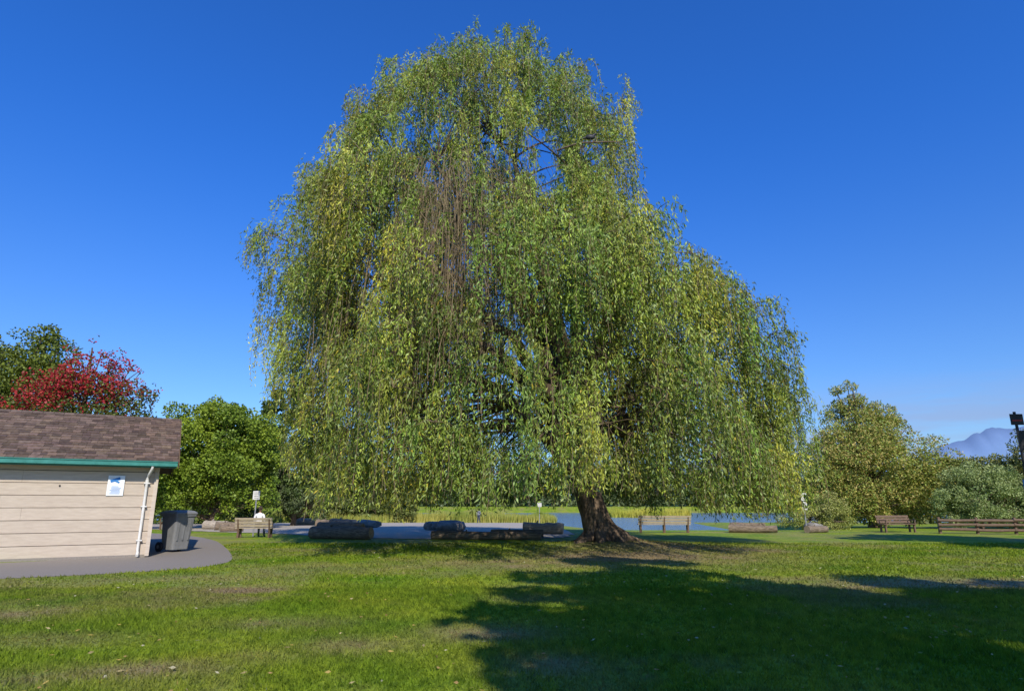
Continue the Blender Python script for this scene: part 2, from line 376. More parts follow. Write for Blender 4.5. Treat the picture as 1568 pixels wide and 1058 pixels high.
su = rng.uniform(.05,.4,ns)*(1+1.3*ss(14,21,st[:,2])); sw = rng.uniform(0,6.28,ns)
mean_h = so*.3
def strand_pos(i, s):
    e = 1-np.exp(-3.2*s)
    P = st[i] + h[i]*(sa[i]*e)[:,None]
    tgt = tuft[s_t[i]] + mean_h[i]
    pull = (.75*s*s)[:,None]
    P[:, :2] += (tgt-P)[:, :2]*pull
    P[:,0] += .09*np.sin(s*6+sw[i])*s; P[:,1] += .09*np.cos(s*6+sw[i])*s
    P[:,2] += su[i]*(1-np.exp(-10*s)) - sL[i]*s**1.2
    return P
nl = np.maximum((sL*12.8).astype(int), 12)
li = np.repeat(np.arange(ns), nl); ls = rng.random(len(li))**.9
LP = strand_pos(li, ls) + rng.normal(0,.025,(len(li),3))
# hollows in the crown where limbs and sky show
def hollow(P):
    k = np.zeros(len(P), bool)
    w = vnoise(P[:,0]*1.6+5, P[:,2]*1.1+P[:,1]*.25, 71)
    for c, r, p in (((-2.1,19.3,12.1),(.9,2.0,2.0),.6),((3.5,17.8,5.2),(1.0,1.8,2.4),.75),((-6.2,19.4,3.6),(1.4,1.8,1.6),.6),((1.0,18,5.0),(.5,1.8,2.2),.6)):
        q = (((P-np.array(c))/np.array(r))**2).sum(-1) + (w-.5)*1.0
        k |= (q < 1) & (rng.random(len(P)) < p)
    for g, r in ((gap, 1.0), (gap2, .5)):
        a = np.array(g[0]); b_ = np.array(g[1]); t = np.clip(((P-a)@(b_-a))/((b_-a)@(b_-a)),0,1); d = P-(a+t[:,None]*(b_-a))
        k |= (np.sqrt(d[:,0]**2 + (d[:,1]**2+d[:,2]**2)*.8) < r*(.45+1.0*w)) & (rng.random(len(P)) < .98)
    return k
ok = (LP[:,2] > hem[s_t[li]] + rng.random(len(li))*.25) & ~hollow(LP)
li, ls, LP = li[ok], ls[ok], LP[ok]; n = len(li)
LD = rng.normal(size=(n,3))*.52; LD[:,2] -= 1.0; LD += so[li]*.2
LC = tcol[s_t[li]]*rng.uniform(.55,1.45,n)[:,None]
sil = rng.random(n) < .15; LC[sil] = LC[sil]*.6 + np.array([.18,.22,.11])
yl = rng.random(n) < .02; LC[yl] = (.46,.36,.04)
V,F,C = leaves(LP, LD, rng.uniform(.13,.23,n)*(1-.25*ls), rng.uniform(.015,.025,n), LC)
# arching shoots that break the outline
NSH = 560
zc = 4+16.9*rng.random(NSH)**.6; ph = rng.random(NSH)*2*np.pi; cx, rx, ry = env(zc)
S0 = np.stack([cx+rx*.93*np.cos(ph), YC+ry*.93*np.sin(ph), zc], 1); O_ = np.stack([np.cos(ph), np.sin(ph), 0*ph], 1)
reach = rng.uniform(.5,1.9,NSH); rise = rng.uniform(.2,1.5,NSH)*(.5+.6*ss(10,20,zc)); drop = rng.uniform(.6,2.6,NSH)
def shoot_pos(i, s):
    P = S0[i] + O_[i]*(reach[i]*(1-np.exp(-2.2*s)))[:,None]; P[:,2] += rise[i]*np.sin(np.minimum(s*3.2,2.2)) - drop[i]*s**2.2; return P
si = np.repeat(np.arange(NSH), 85); s_ = rng.random(len(si)); SP = shoot_pos(si, s_); SP += rng.normal(0,.06,SP.shape)*(.5+s_)[:,None]
m2_ = len(si); SD = rng.normal(size=(m2_,3))*.7; SD[:,2] -= .8
SC = (GRN*.9+YEL*.2)[None]*rng.uniform(.5,1.4,m2_)[:,None]
Va,Fa,Ca = leaves(SP, SD, rng.uniform(.12,.22,m2_), rng.uniform(.014,.024,m2_), SC)
willow = empty('weeping_willow_tree')
add_obj('willow_foliage', fast_mesh('willow_foliage', np.concatenate([V,Va]), np.concatenate([F,Fa+len(V)]), np.concatenate([C,Ca])), willow, [M_WILLOW])
def ribbons(Pk, w):
    n,K,_ = Pk.shape
    a = rng.random(n)*np.pi; S = np.stack([np.cos(a), np.sin(a), 0*a],1)[:,None,:]*w
    V = np.stack([Pk-S, Pk+S],2).reshape(-1,3)
    b = (np.arange(n)[:,None]*K*2 + np.arange(K-1)[None]*2).ravel()
    return V, np.stack([b,b+1,b+3,b+2],1)
K = 6; ii = np.arange(0,ns,2)
PK = np.stack([strand_pos(ii, np.full(len(ii), q)) for q in np.linspace(0,.95,K)],1)
PK[:,:,2] = np.maximum(PK[:,:,2], hem[s_t[ii]][:,None])
PK = PK[~hollow(PK[:,3])]
V1,F1 = ribbons(PK, .006)
nt_ = 800
x = np.where(rng.random(nt_)<.7, rng.normal(-1.9,1.0,nt_), rng.normal(-3.0,1.8,nt_)); z0 = rng.uniform(8,14.5,nt_); yy = YC - np.sqrt(np.clip(1-((x-.3)/10)**2,.1,1))*np.interp(z0,zt,Dt)*rng.uniform(.66,.90,nt_)
Lk = rng.uniform(1.5,4.5,nt_); q = np.linspace(0,1,K)[None]
dx = rng.normal(0,.7,nt_)
PB = np.stack([x[:,None]+dx[:,None]*(1-np.exp(-3*q)), yy[:,None]-.3*q, z0[:,None]+.3*np.sin(q*3)-Lk[:,None]*q],2)
V2,F2 = ribbons(PB, .010)
ish = np.arange(NSH); PS = np.stack([shoot_pos(ish, np.full(NSH, q)) for q in np.linspace(0,1,K)],1); V3,F3 = ribbons(PS, .009)
add_obj('hanging_twigs', fast_mesh('hanging_twigs', np.concatenate([V1,V2,V3]), np.concatenate([F1,F2+len(V1),F3+len(V1)+len(V2)])), willow, [M_TWIG])
mb = MB()
mb.tube([(3.75,25.4,-.15),(3.7,25.45,.15),(3.5,25.5,.45),(3.3,25.5,.9),(3.1,25.5,1.6),(2.85,25.5,2.7),(2.5,25.5,3.8)], [1.05,.85,.66,.56,.52,.52,.5], 18, jit=.07)
for k in range(9):
    a = k*.7+.2; r = rng.uniform(1.1,1.8)
    mb.tube([(3.5+.35*math.cos(a),25.5+.35*math.sin(a),.65),(3.6+.75*math.cos(a),25.4+.75*math.sin(a),.3),(3.7+r*math.cos(a),25.35+r*math.sin(a),.05)],[.26,.2,.1],8,jit=.1)
limb_pts = []; limb_r = []
targets = [(-1,25.5,18.2),(-5,25,15.6),(-7.8,25,11.4),(2.6,24,16.0),(5.7,25,10.4),(8.2,25.5,7.6),(0,20.8,12.2),(4.3,19.8,9.6),(-4.8,20.5,11.0),(0,31,13.2),(-6,30,10.8),(5.6,31,9.8),(-7.0,22,8.4),(-3,22.5,14.6),(.8,20,9.2),(7.0,21.3,7.4)]
for T in targets:
    S = np.array([2.7,25.5,rng.uniform(2.6,3.9)]); T = np.array(T); Cc = S + (T-S)*np.array([.3,.3,.72]) + rng.normal(0,.35,3)
    q = np.linspace(0,1,12)[:,None]; P = (1-q)**2*S + 2*q*(1-q)*Cc + q*q*T
    P[1:-1] += rng.normal(0,.12,(10,3)); R = np.linspace(.32,.05,12)
    mb.tube([tuple(p) for p in P], list(R), 8, jit=.05)
    limb_pts.append(P[3:]); limb_r.append(R[3:])
LPt = np.concatenate(limb_pts); LR = np.concatenate(limb_r)
for c in cent:
    d = ((LPt-c)**2).sum(1)*rng.uniform(.7,1.5,len(LPt)) + 3*np.clip(LPt[:,2]-c[2]+.5,0,9)**2; j = d.argmin(); S = LPt[j]; L = np.linalg.norm(c-S)
    if L < .3: continue
    q = np.linspace(0,1,6)[:,None]; mid = (S+c)/2 + np.array([0,0,.16*L]) + rng.normal(0,.06*L,3)
    P = (1-q)**2*S + 2*q*(1-q)*mid + q*q*c; r0 = min(.06, LR[j]*.6)
    mb.tube([tuple(p) for p in P], list(np.linspace(r0,.015,6)), 5, cap=False)
mb.obj('trunk_and_limbs', [M_BARK], willow)
mb = MB()
for i in range(nT):
    c = tc_[i]; t = tuft[i]; mb.tube([tuple(c), tuple((c+t)/2+np.array([0,0,.12])), tuple(t)], [.018,.013,.008], 3, cap=False)
mb.obj('small_branches', [M_TWIG], willow)
mb = MB(); Mx = Matrix.Translation((2.8,20.0,14.2))
mb.ell((0,0,.12),(.19,.085,.1),M=Mx); mb.ell((.17,0,.23),(.06,.05,.055),M=Mx); mb.tube([(.1,0,.16),(.17,0,.23)],[.06,.045],8,M=Mx)
mb.tube([(.21,0,.23),(.3,0,.215)],[.022,.004],6,M=Mx); mb.box((-.26,0,.06),(.24,.09,.02),M=Mx,R=Matrix.Rotation(-.35,3,'Y'))
mb.tube([(0,.03,.04),(.01,.03,-.06)],[.01,.008],5,M=Mx); mb.tube([(0,-.03,.04),(.01,-.03,-.06)],[.01,.008],5,M=Mx)
mb.tube([(-1.2,.1,-.35),(-.4,.02,-.1),(.5,0,-.07),(1.1,.2,.05)],[.04,.035,.03,.02],6,mi=1,M=Mx)
mb.obj('crow',[M_BLACK,M_BARK])

# ------------------------------------------------------------------ broadleaf trees
def broad_tree(name, x, y, ells, n, ls, c1, c2, trunk_r=.22, trunk_h=None, mix2=None, sub=1.0, lw=.45, droop=0):
    z0 = g1(x,y); e = empty(name)
    vol = np.array([q[3]*q[4]+q[3]*q[5] for q in ells]); pr = vol/vol.sum()
    cen=[]; rad=[]; cc=[]
    for q,p in zip(ells,pr):
        m = max(int(85*p*sub), 7)
        d = unit(rng.normal(size=(m,3))); f = rng.uniform(.45,1.0,m)[:,None]**.6
        cen.append(np.array([x+q[0],y+q[1],z0+q[2]]) + d*f*np.array(q[3:6])*.92)
        rad.append(rng.uniform(.16,.34,m)*min(q[3:6])); cc.append(rng.normal(.5,.28,m))
    cen=np.concatenate(cen); rad=np.concatenate(rad); cc=np.clip(np.concatenate(cc),0,1)
    w = rad**2; idx = rng.choice(len(cen), n, p=w/w.sum())
    d = unit(rng.normal(size=(n,3))); B = cen[idx] + d*(rad[idx]*rng.uniform(.35,1.12,n)**.6)[:,None]*np.array([1.15,1.15,.85])
    B[:,2] = np.maximum(B[:,2], z0+.15)
    D = d*.6 + rng.normal(size=(n,3))*.6; D[:,2] -= .25+droop
    c1=np.array(c1); c2=np.array(c2); m_=np.clip(cc[idx]+rng.normal(0,.15,n),0,1)[:,None]
    C = (c1*(1-m_)+c2*m_)*rng.uniform(.65,1.35,n)[:,None]
    if mix2 is not None:
        colr, frac, fn = mix2; k = (rng.random(n) < frac) & fn(B); C[k] = np.array(colr)*rng.uniform(.6,1.4,(k.sum(),1))
    V,F,C = leaves(B, D, rng.uniform(.7,1.3,n)*ls, rng.uniform(.8,1.2,n)*ls*lw, C)
    add_obj(name+'_foliage', fast_mesh(name+'_foliage',V,F,C), e, [M_LEAF])
    mb = MB(); top = max(q[2] for q in ells)
    mb.tube([(x,y,z0-.1),(x+.05,y,z0+.4),(x-.05,y,z0+top*.35),(x+.1,y,z0+top*.7),(x,y,z0+top)],[trunk_r*1.5,trunk_r*1.05,trunk_r*.9,trunk_r*.6,.04],9,jit=.05)
    for j in rng.choice(len(cen), min(len(cen),45), replace=False):
        c = cen[j]; zz = z0+min((c[2]-z0)*rng.uniform(.3,.7), top*.9)
        S = np.array([x,y,zz]); md = (S+c)/2+np.array([0,0,.15])
        mb.tube([tuple(S),tuple(md),tuple(c)],[trunk_r*.35,trunk_r*.2,.02],5,cap=False)
    mb.obj(name+'_trunk',[M_BARK],e)
    return e
dk=(.06,.10,.02); gr=(.11,.18,.022); lg=(.25,.33,.032); ol=(.26,.26,.05); tn=(.46,.37,.12)
broad_tree('maple_tree', -20.8,45,[(0,0,4.8,4.3,4,3.5),(-1.2,0,6.7,2.8,2.6,2.5),(1.5,0,6.4,2.9,2.6,2.6),(-2.6,-.5,3.0,2.2,2,2.2),(2.9,-.5,3.4,2.2,2,2.8),(0,-1,2.2,3.4,2,1.7)],56000,.17,gr,lg,sub=1.9)
broad_tree('tree', -34.5,42,[(0,0,8,4.6,4.2,4.6),(1.0,0,11.2,3.2,3,2.7),(-4,0,9.5,3.5,3,4)],38000,.18,(.08,.11,.02),(.18,.22,.03),sub=1.9)
redf = lambda B: (B[:,2] > 6.8+.35*(B[:,0]+26.5)+rng.normal(0,.7,len(B)))
broad_tree('red_leaf_tree', -26.2,38,[(0,0,7.0,3.5,3,3.4),(-2.6,0,7.6,2.5,2,2.1),(.4,0,9.2,2.2,2,2.1),(2.6,-.3,6.5,2.7,2,2.3),(.1,0,11.0,.8,.6,1.2),(1.6,0,10.5,.8,.5,1.1),(-1.3,0,10.4,.8,.5,1.0),(2.7,0,9.4,.7,.5,.9),(4.1,0,8.3,.6,.5,.6)],23000,.14,(.06,.085,.02),(.16,.19,.03),mix2=((.36,.03,.035),.75,redf),sub=1.6)
broad_tree('tree', -26.0,56,[(0,0,5.0,2.7,3,4.6),(3.3,1,5,2.4,3,4.4),(6,2,4,2.4,2.4,3.8),(4.6,3,9.3,2.2,1.8,4.0)],40000,.22,dk,(.10,.145,.04),sub=1.3)
broad_tree('willow_tree', -19.5,58,[(0,0,4.5,2.6,2.6,4),(2.7,0,3.3,2.2,2,3)],22000,.2,(.10,.14,.06),(.19,.23,.09),lw=.2,droop=.8)
broad_tree('tree', 26.8,48,[(0,0,3.7,5.4,3.6,3.7),(-.8,0,5.8,3.6,2.8,2.4),(3.6,0,5.0,2.8,2.2,2.0),(-3.4,0,2.4,2,2,2.2),(1,-1,2,3.4,2,1.8)],56000,.18,ol,tn,.3,mix2=((.24,.31,.06),.42,lambda B: B[:,2]<20),sub=3.2,lw=.25)
broad_tree('tree', 27.3,49.5,[(-.1,0,8.0,2.0,1.9,2.1),(2.0,0,8.5,1.8,1.3,1.5),(-.6,0,10.2,1.3,1.2,1.2),(3.0,0,7.4,1.4,1,1.0),(-1.8,0,8.6,1.0,1,1.0)],13000,.17,ol,tn,.2,mix2=((.24,.31,.06),.5,lambda B: B[:,2]<20),sub=1.3,lw=.25)
broad_tree('willow_shrub', 31.0,43,[(0,0,2.2,2.2,1.8,2.2),(2.6,.6,2.0,2.2,1.8,2.1),(-1.5,0,1.4,1.6,1.4,1.3)],28000,.16,(.18,.25,.08),(.34,.40,.16),.12,lw=.2,sub=1.5)
broad_tree('willow_shrub', 35.6,46,[(0,0,2.6,3.0,1.8,2.8),(2.6,0,3.4,2.4,1.8,2.3),(-2.5,1,2.8,2.2,1.8,2.4)],30000,.17,(.14,.20,.04),(.30,.29,.08),.12,lw=.3,sub=1.6)
broad_tree('tree', 35.6,43,[(0,0,4.4,1.9,2,3.0),(1.6,0,6.2,1.6,2,1.9),(4.5,0,5,3,3,4)],20000,.17,(.09,.13,.04),(.21,.21,.07),.14,sub=1.2,lw=.3)
broad_tree('shrub', 20.4,45,[(0,0,.9,1.9,1.3,1.0),(1.8,0,1.3,1.5,1.2,1.4)],12000,.13,(.24,.29,.06),(.38,.38,.13),.06,lw=.2)
# behind / beside the camera: these throw the shadows that lie on the lawn
broad_tree('shade_tree', 8.5,-4.0,[(0,0,8.5,3.8,4.2,4.0),(-1.6,1,11.4,3.0,3,2.6),(2.0,1,11.5,3.4,3,2.9),(-1.4,1,15.3,2.6,2,2.4),(.6,1,16.6,2.2,2,1.8)],20000,.40,gr,lg,.4)
broad_tree('shade_tree', 14.2,-6.5,[(0,0,9,5.0,4.2,4.6),(1,0,12.5,3.8,3,3.2)],15000,.42,gr,lg,.4)
broad_tree('shade_tree', 5.4,-6.4,[(0,0,9.4,2.2,1.9,2.5),(-.6,.5,11.8,1.5,1.4,1.5)],3000,.40,gr,lg,.3)
broad_tree('shade_tree', 25.0,15.0,[(0,0,8,4.6,4,3.6),(-1,0,12,3.6,3.6,3.0)],12000,.42,gr,lg,.4)

def tree_line(name, xa, xb, yc, hmin, hmax, n, c1, c2, ls, bump=12, dy=8):
    x = rng.uniform(xa,xb,n); H = hmin+(hmax-hmin)*(vnoise(x/bump, 0*x, 21)*.6+vnoise(x/(bump*.3),0*x,22)*.4)
    k = rng.random(n)**.8; cl = vnoise(x*.8, k*9, 31)
    yv = yc + rng.uniform(-dy,dy,n)*.5*(1-k*.6) + (cl-.5)*4; z = np.where(G(x,yv)<-1.05,-1.05,G(x,yv)) + k*H*(.85+.3*cl)
    c1=np.array(c1);c2=np.array(c2); m_=np.clip(.5*vnoise(x/bump*1.3,0*x,33)+.6*cl+rng.normal(0,.1,n),0,1)[:,None]
    C=(c1*(1-m_)+c2*m_)*rng.uniform(.7,1.3,n)[:,None]
    V,F,C=leaves(np.stack([x,yv,z],1), rng.normal(size=(n,3)), ls*rng.uniform(.6,1.3,n), ls*.4, C)
    return add_obj(name, fast_mesh(name,V,F,C), mats=[M_LEAF])
tree_line('distant_tree_line', -220, 300, 200, 5, 13, 100000, (.07,.11,.05),(.17,.20,.08), 1.15)
tree_line('distant_tree_line', 36, 130, 75, 4, 8, 40000, (.08,.12,.03),(.20,.21,.06), .45, 8)
tree_line('distant_tree_line', -110, -27, 72, 5, 11, 45000, (.06,.10,.02),(.14,.19,.03), .5, 8)
tree_line('shrubs', -30, -13, 88, 1.5, 4.5, 20000, (.07,.10,.03),(.21,.24,.06), .3, 4, 4)
def reeds(name, xa,xb,ya,yb,n,h,c1,c2):
    x=rng.uniform(xa,xb,n); y=rng.uniform(ya,yb,n)+1.5*np.sin(x*.4); H=h*(.55+.6*vnoise(x*.5,y*.3,41))*rng.uniform(.7,1.15,n)
    z=np.maximum(G(x,y),-1.1); a=rng.random(n)*6.28; S=np.stack([np.cos(a),np.sin(a),0*a],1)*.045
    P=np.stack([x,y,z],1); T=P+np.stack([rng.normal(0,.12,n)*H,rng.normal(0,.12,n)*H,H],1)
    V=np.stack([P-S,P+S,T],1).reshape(-1,3); m_=np.clip(vnoise(x*.3,y*.3,42)+rng.normal(0,.2,n),0,1)[:,None]
    C=np.array(c1)*(1-m_)+np.array(c2)*m_
    add_obj(name, fast_mesh(name,V,np.arange(3*n).reshape(-1,3),np.repeat(C,3,0)), mats=[M_LEAF])
reeds('reeds', -45, 6, 86, 94, 45000, 1.4, (.20,.27,.04),(.48,.44,.11))
reeds('reeds', 19, 34, 122, 128, 9000, 1.9, (.32,.38,.04),(.6,.54,.10))

# mountains
prof = [(200,250),(1200,280),(2040,395),(2200,420),(2350,388),(2700,300),(3150,335),(3380,440),(3600,505),(3790,585),(3950,560),(4200,640),(4600,720),(5600,500),(7000,200)]
px_ = np.linspace(200,7000,260); pz = np.interp(px_,[p[0] for p in prof],[p[1] for p in prof])+ (vnoise(px_/60,0*px_,51)-.5)*28+(vnoise(px_/20,0*px_,52)-.5)*10
V=[];F=[]
for i in range(260): V += [(px_[i],4700,-5),(px_[i],4850,pz[i]*.6),(px_[i],5000,pz[i]),(px_[i],5600,-5)]
for i in range(259):
    for j in range(3): a=i*4+j; F.append((a,a+4,a+5,a+1))
add_obj('mountain_range', fast_mesh('mountain_range',V,F,smooth=True), mats=[M_MOUNT])

# ------------------------------------------------------------------ building
ang = math.radians(29)
C0 = Vector((-11.24,20.2,0)); ex = Vector((-math.cos(ang),-math.sin(ang),0)); ey = Vector((-math.sin(ang),math.cos(ang),0))
MW = Matrix(((ex.x,ey.x,0,C0.x),(ex.y,ey.y,0,C0.y),(0,0,1,0),(0,0,0,1)))
bld = empty('park_building')
LW, DW, HW = 11.0, 7.1, 2.85
mb = MB()
mb.box((LW/2,DW/2,1.4),(LW-.06,DW-.06,2.8),0,(.3,.28,.26),MW)  # backing coloured dark so the board gaps read as lap shadow lines
zb=.06; bh=.355
for i in range(8):
    z0=zb+i*bh; h_=min(bh-.016, 2.86-z0); R=Matrix.Rotation(.10,3,'X')
    x0=0
    while x0 < LW:
        w=min(rng.uniform(3.2,5.2),LW-x0); v=rng.uniform(.975,1.02)
        mb.box((x0+w/2,-.024,z0+h_/2),(w-.004,.022,h_),0,(v,v,v*.99),MW,R); x0+=w
    mb.box((-.015,DW/2,z0+h_/2),(.022,DW-.05,h_),0,(.97,.97,.97),MW,Matrix.Rotation(-.07,3,'Y'))
ridge_y = 3.55; rz=4.62; eave_y=-.48; ez=2.86
mb.add([(-.02,0,2.8),(-.02,DW,2.8),(-.02,ridge_y,4.45),(.1,0,2.8),(.1,DW,2.8),(.1,ridge_y,4.45)],[(0,1,2),(3,5,4),(0,2,5,3),(1,4,5,2)],0,(1,1,1),MW)
mb.box((-.03,-.045,1.43),(.11,.14,2.78),0,(1.02,1.02,1.02),MW)
mb.obj('walls',[M_SIDING],bld)
mb = MB(); mb.box((LW/2,DW/2,.02),(LW+.04,DW+.04,.12),0,(1,1,1),MW); mb.obj('foundation',[M_ASPH],bld)
mb = MB(); sl=math.atan2(rz-ez, ridge_y-eave_y); SL=math.hypot(rz-ez, ridge_y-eave_y); x0=-.55; x1=LW+.5
for side in (0,1):
    def rp(u,v,w):
        yy=eave_y+v*math.cos(sl)-w*math.sin(sl); zz=ez+v*math.sin(sl)+w*math.cos(sl)
        if side: yy=2*ridge_y-yy
        return (u,yy,zz)
    mb.add([rp(x0,0,-.08),rp(x1,0,-.08),rp(x1,SL,-.08),rp(x0,SL,-.08),rp(x0,0,0),rp(x1,0,0),rp(x1,SL,0),rp(x0,SL,0)],[(0,1,2,3),(4,5,6,7),(0,1,5,4),(1,2,6,5),(3,0,4,7)],1,(1,1,1),MW)
    rows=18; rh=SL/rows
    for r in range(rows):
        u=x0-.02-rng.uniform(0,.2)
        while u < x1:
            w=rng.uniform(.16,.36); a=max(u,x0-.015); b_=min(u+w,x1)
            if b_-a>.02:
                v0=r*rh-.03+rng.uniform(-.012,.012); v1=v0+rh*1.25; k=rng.uniform(.55,1.45); c=(k,k*rng.uniform(.92,1.0),k*rng.uniform(.85,1.0)); t=rng.uniform(.022,.036)
                mb.add([rp(a,v0,.008),rp(b_-.006,v0,.008),rp(b_-.006,v1,.001),rp(a,v1,.001),rp(a,v0,t),rp(b_-.006,v0,t),rp(b_-.006,v1,.006),rp(a,v1,.006)],[(4,5,6,7),(0,1,5,4),(1,2,6,5),(2,3,7,6),(3,0,4,7)],0,c,MW)
            u+=w
u=x0
while u<x1:
    k=rng.uniform(.6,1.2)
    mb.add([(u,ridge_y-.17,rz-.04),(u+.29,ridge_y-.17,rz-.04),(u+.29,ridge_y,rz+.05),(u,ridge_y,rz+.05),(u,ridge_y+.17,rz-.04),(u+.29,ridge_y+.17,rz-.04)],[(0,1,2,3),(3,2,5,4)],0,(k,k,k),MW); u+=.3
mb.obj('roof',[M_SHINGLE,M_WOODD],bld)
mb = MB()
mb.box(((x0+x1)/2,eave_y-.065,ez-.085),(x1-x0,.11,.13),0,(1,1,1),MW)
mb.box(((x0+x1)/2,eave_y-.075,ez-.015),(x1-x0+.01,.135,.025),0,(1,1,1),MW)
mb.box(((x0+x1)/2,eave_y+.02,ez-.11),(x1-x0-.02,.03,.17),0,(1,1,1),MW)
mb.obj('gutter',[M_TEAL],bld)
mb = MB(); mb.box(((x0+x1)/2,eave_y/2+.02,ez-.17),(x1-x0-.03,-eave_y-.05,.02),0,(1,1,1),MW)
for s in (0,1):
    p0=Vector((x0-.02,eave_y if not s else 2*ridge_y-eave_y,ez-.1)); p1=Vector((x0-.02,ridge_y,rz-.1))
    mb.add([p0+Vector((0,0,-.09)),p1+Vector((0,0,-.09)),p1+Vector((0,0,.09)),p0+Vector((0,0,.09)),p0+Vector((-.03,0,-.09)),p1+Vector((-.03,0,-.09)),p1+Vector((-.03,0,.09)),p0+Vector((-.03,0,.09))],[(0,1,2,3),(4,5,6,7),(0,1,5,4),(3,2,6,7),(0,3,7,4)],0,(1,1,1),MW)
mb.obj('soffit_and_trim',[M_WOODD],bld)
mb = MB()
mb.tube([(.12,eave_y-.06,ez-.14),(.12,eave_y-.05,ez-.24),(.2,-.22,ez-.42),(.22,-.13,ez-.52),(.22,-.125,1.2),(.22,-.125,.22),(.22,-.15,.14),(.22,-.3,.07)],[.042]*8,10,M=MW)
for z in (2.2,1.5,.5): mb.box((.22,-.105,z),(.16,.13,.035),0,(1,1,1),MW)
mb.tube([(.22,-.125,2.3),(.22,-.125,2.22)],[.052,.052],10,M=MW)
mb.obj('downspout',[M_WHITE],bld)
mb = MB()
pm=MW@Matrix.Translation((1.04,-.075,2.12))
mb.box((0,0,0),(.44,.012,.6),0,(1,1,1),pm)
for k in range(7): mb.box((rng.uniform(-.02,.02),-.009,-.03-.035*k),(.3*rng.uniform(.6,1),.004,.012),1,(1,1,1),pm)
mb.box((.03,-.009,.17),(.26,.004,.09),1,(1,1,1),pm,Matrix.Rotation(.35,3,'Y')); mb.box((-.02,-.0135,.12),(.14,.004,.05),1,(1,1,1),pm,Matrix.Rotation(-.5,3,'Y'))
mb.obj('wall_notice',[M_POSTER,M_BLUE],bld)
mb=MB(); mb.ell((2.45,-.06,2.1),(.025,.02,.025),M=MW); mb.obj('wall_fitting',[M_BLACK],bld)

# ------------------------------------------------------------------ wheeled bin
def wheelie_bin(x,y,rot,s):
    Mx=Matrix.Translation((x,y,.01))@Matrix.Rotation(rot,4,'Z')@Matrix.Scale(s,4)
    mb=MB()
    def ring(w,d,z,yo=0,r=.06):
        pts=[]
        for cx,cy,a0 in ((w/2-r,d/2-r,0),(-w/2+r,d/2-r,90),(-w/2+r,-d/2+r,180),(w/2-r,-d/2+r,270)):
            for k in range(4):
                a=math.radians(a0+k*30); pts.append((cx+r*math.cos(a),cy+r*math.sin(a)+yo,z))
        return pts
    def loft(rs,mi=0):
        vs=[p for r in rs for p in r]; n=16; fs=[(i*n+j,i*n+(j+1)%n,(i+1)*n+(j+1)%n,(i+1)*n+j) for i in range(len(rs)-1) for j in range(n)]
        fs.append(tuple(range(n))[::-1]); fs.append(tuple(range((len(rs)-1)*n,len(rs)*n))); mb.add(vs,fs,mi,(1,1,1),Mx)
    loft([ring(.48,.50,.06),ring(.5,.53,.25),ring(.58,.66,.92,-.02),ring(.58,.66,.93,-.02)])
    loft([ring(.64,.72,.93,-.02),ring(.64,.72,.98,-.02)])
    loft([ring(.67,.76,.985,-.02),ring(.67,.76,1.02,-.02),ring(.58,.6,1.07,-.01),ring(.4,.4,1.09,0)])
    for k in (-.16,0,.16): mb.box((k,-.305,.55),(.03,.03,.5),0,(1,1,1),Mx,Matrix.Rotation(.1,3,'X'))
    mb.tube([(-.27,.38,1.0),(-.27,.44,1.0),(.27,.44,1.0),(.27,.38,1.0)],[.02]*4,8,M=Mx)
    for sx in (-.3,.3):
        mb.tube([(sx-.03,.24,.13),(sx+.03,.24,.13)],[.13,.13],18,mi=1,M=Mx); mb.tube([(sx-.035,.24,.13),(sx+.035,.24,.13)],[.05,.05],10,mi=0,M=Mx)
    mb.tube([(-.3,.24,.13),(.3,.24,.13)],[.015,.015],6,mi=1,M=Mx)
    mb.obj('wheelie_bin',[M_BIN,M_BLACK])
wheelie_bin(-11.5,22.4,math.radians(62),1.24)

# ------------------------------------------------------------------ benches
def bench(x,y,rot,w,mat,solid=False):
    z=g1(x,y); Mx=Matrix.Translation((x,y,z))@Matrix.Rotation(rot,4,'Z'); mb=MB()
    for k in range(4): mb.box((0,-.18+k*.125,.45),(w,.105,.04),0,(1,1,1),Mx)
    for k in range(3): mb.box((0,.27+.05*k,.56+k*.15),(w,.035,.12),0,(1,1,1),Mx,Matrix.Rotation(-.28,3,'X'))
    for sx in ([-w/2+.15,w/2-.15] if w<2.4 else [-w/2+.15,0,w/2-.15]):
        mb.box((sx,-.15,.215),(.09,.09,.43),1,(1,1,1),Mx); mb.box((sx,.2,.215),(.09,.09,.43),1,(1,1,1),Mx)
        mb.box((sx,.30,.62),(.07,.05,.5),1,(1,1,1),Mx,Matrix.Rotation(-.28,3,'X')); mb.box((sx,.02,.405),(.08,.5,.045),1,(1,1,1),Mx)
        mb.box((sx,-.02,.66),(.06,.5,.04),1,(1,1,1),Mx); mb.box((sx,-.22,.55),(.06,.05,.2),1,(1,1,1),Mx)
    mb.obj('park_bench',[mat,M_WOODD],bevel=.006)
bench(-12.35,31.4,math.radians(184),1.75,M_WOODL)
bench(8.5,36.5,math.radians(176),2.9,M_WOODL)
bench(21.9,37.0,math.radians(12),2.2,M_WOODD)
bench(-21.0,40.5,math.radians(0),1.8,M_WOODD)

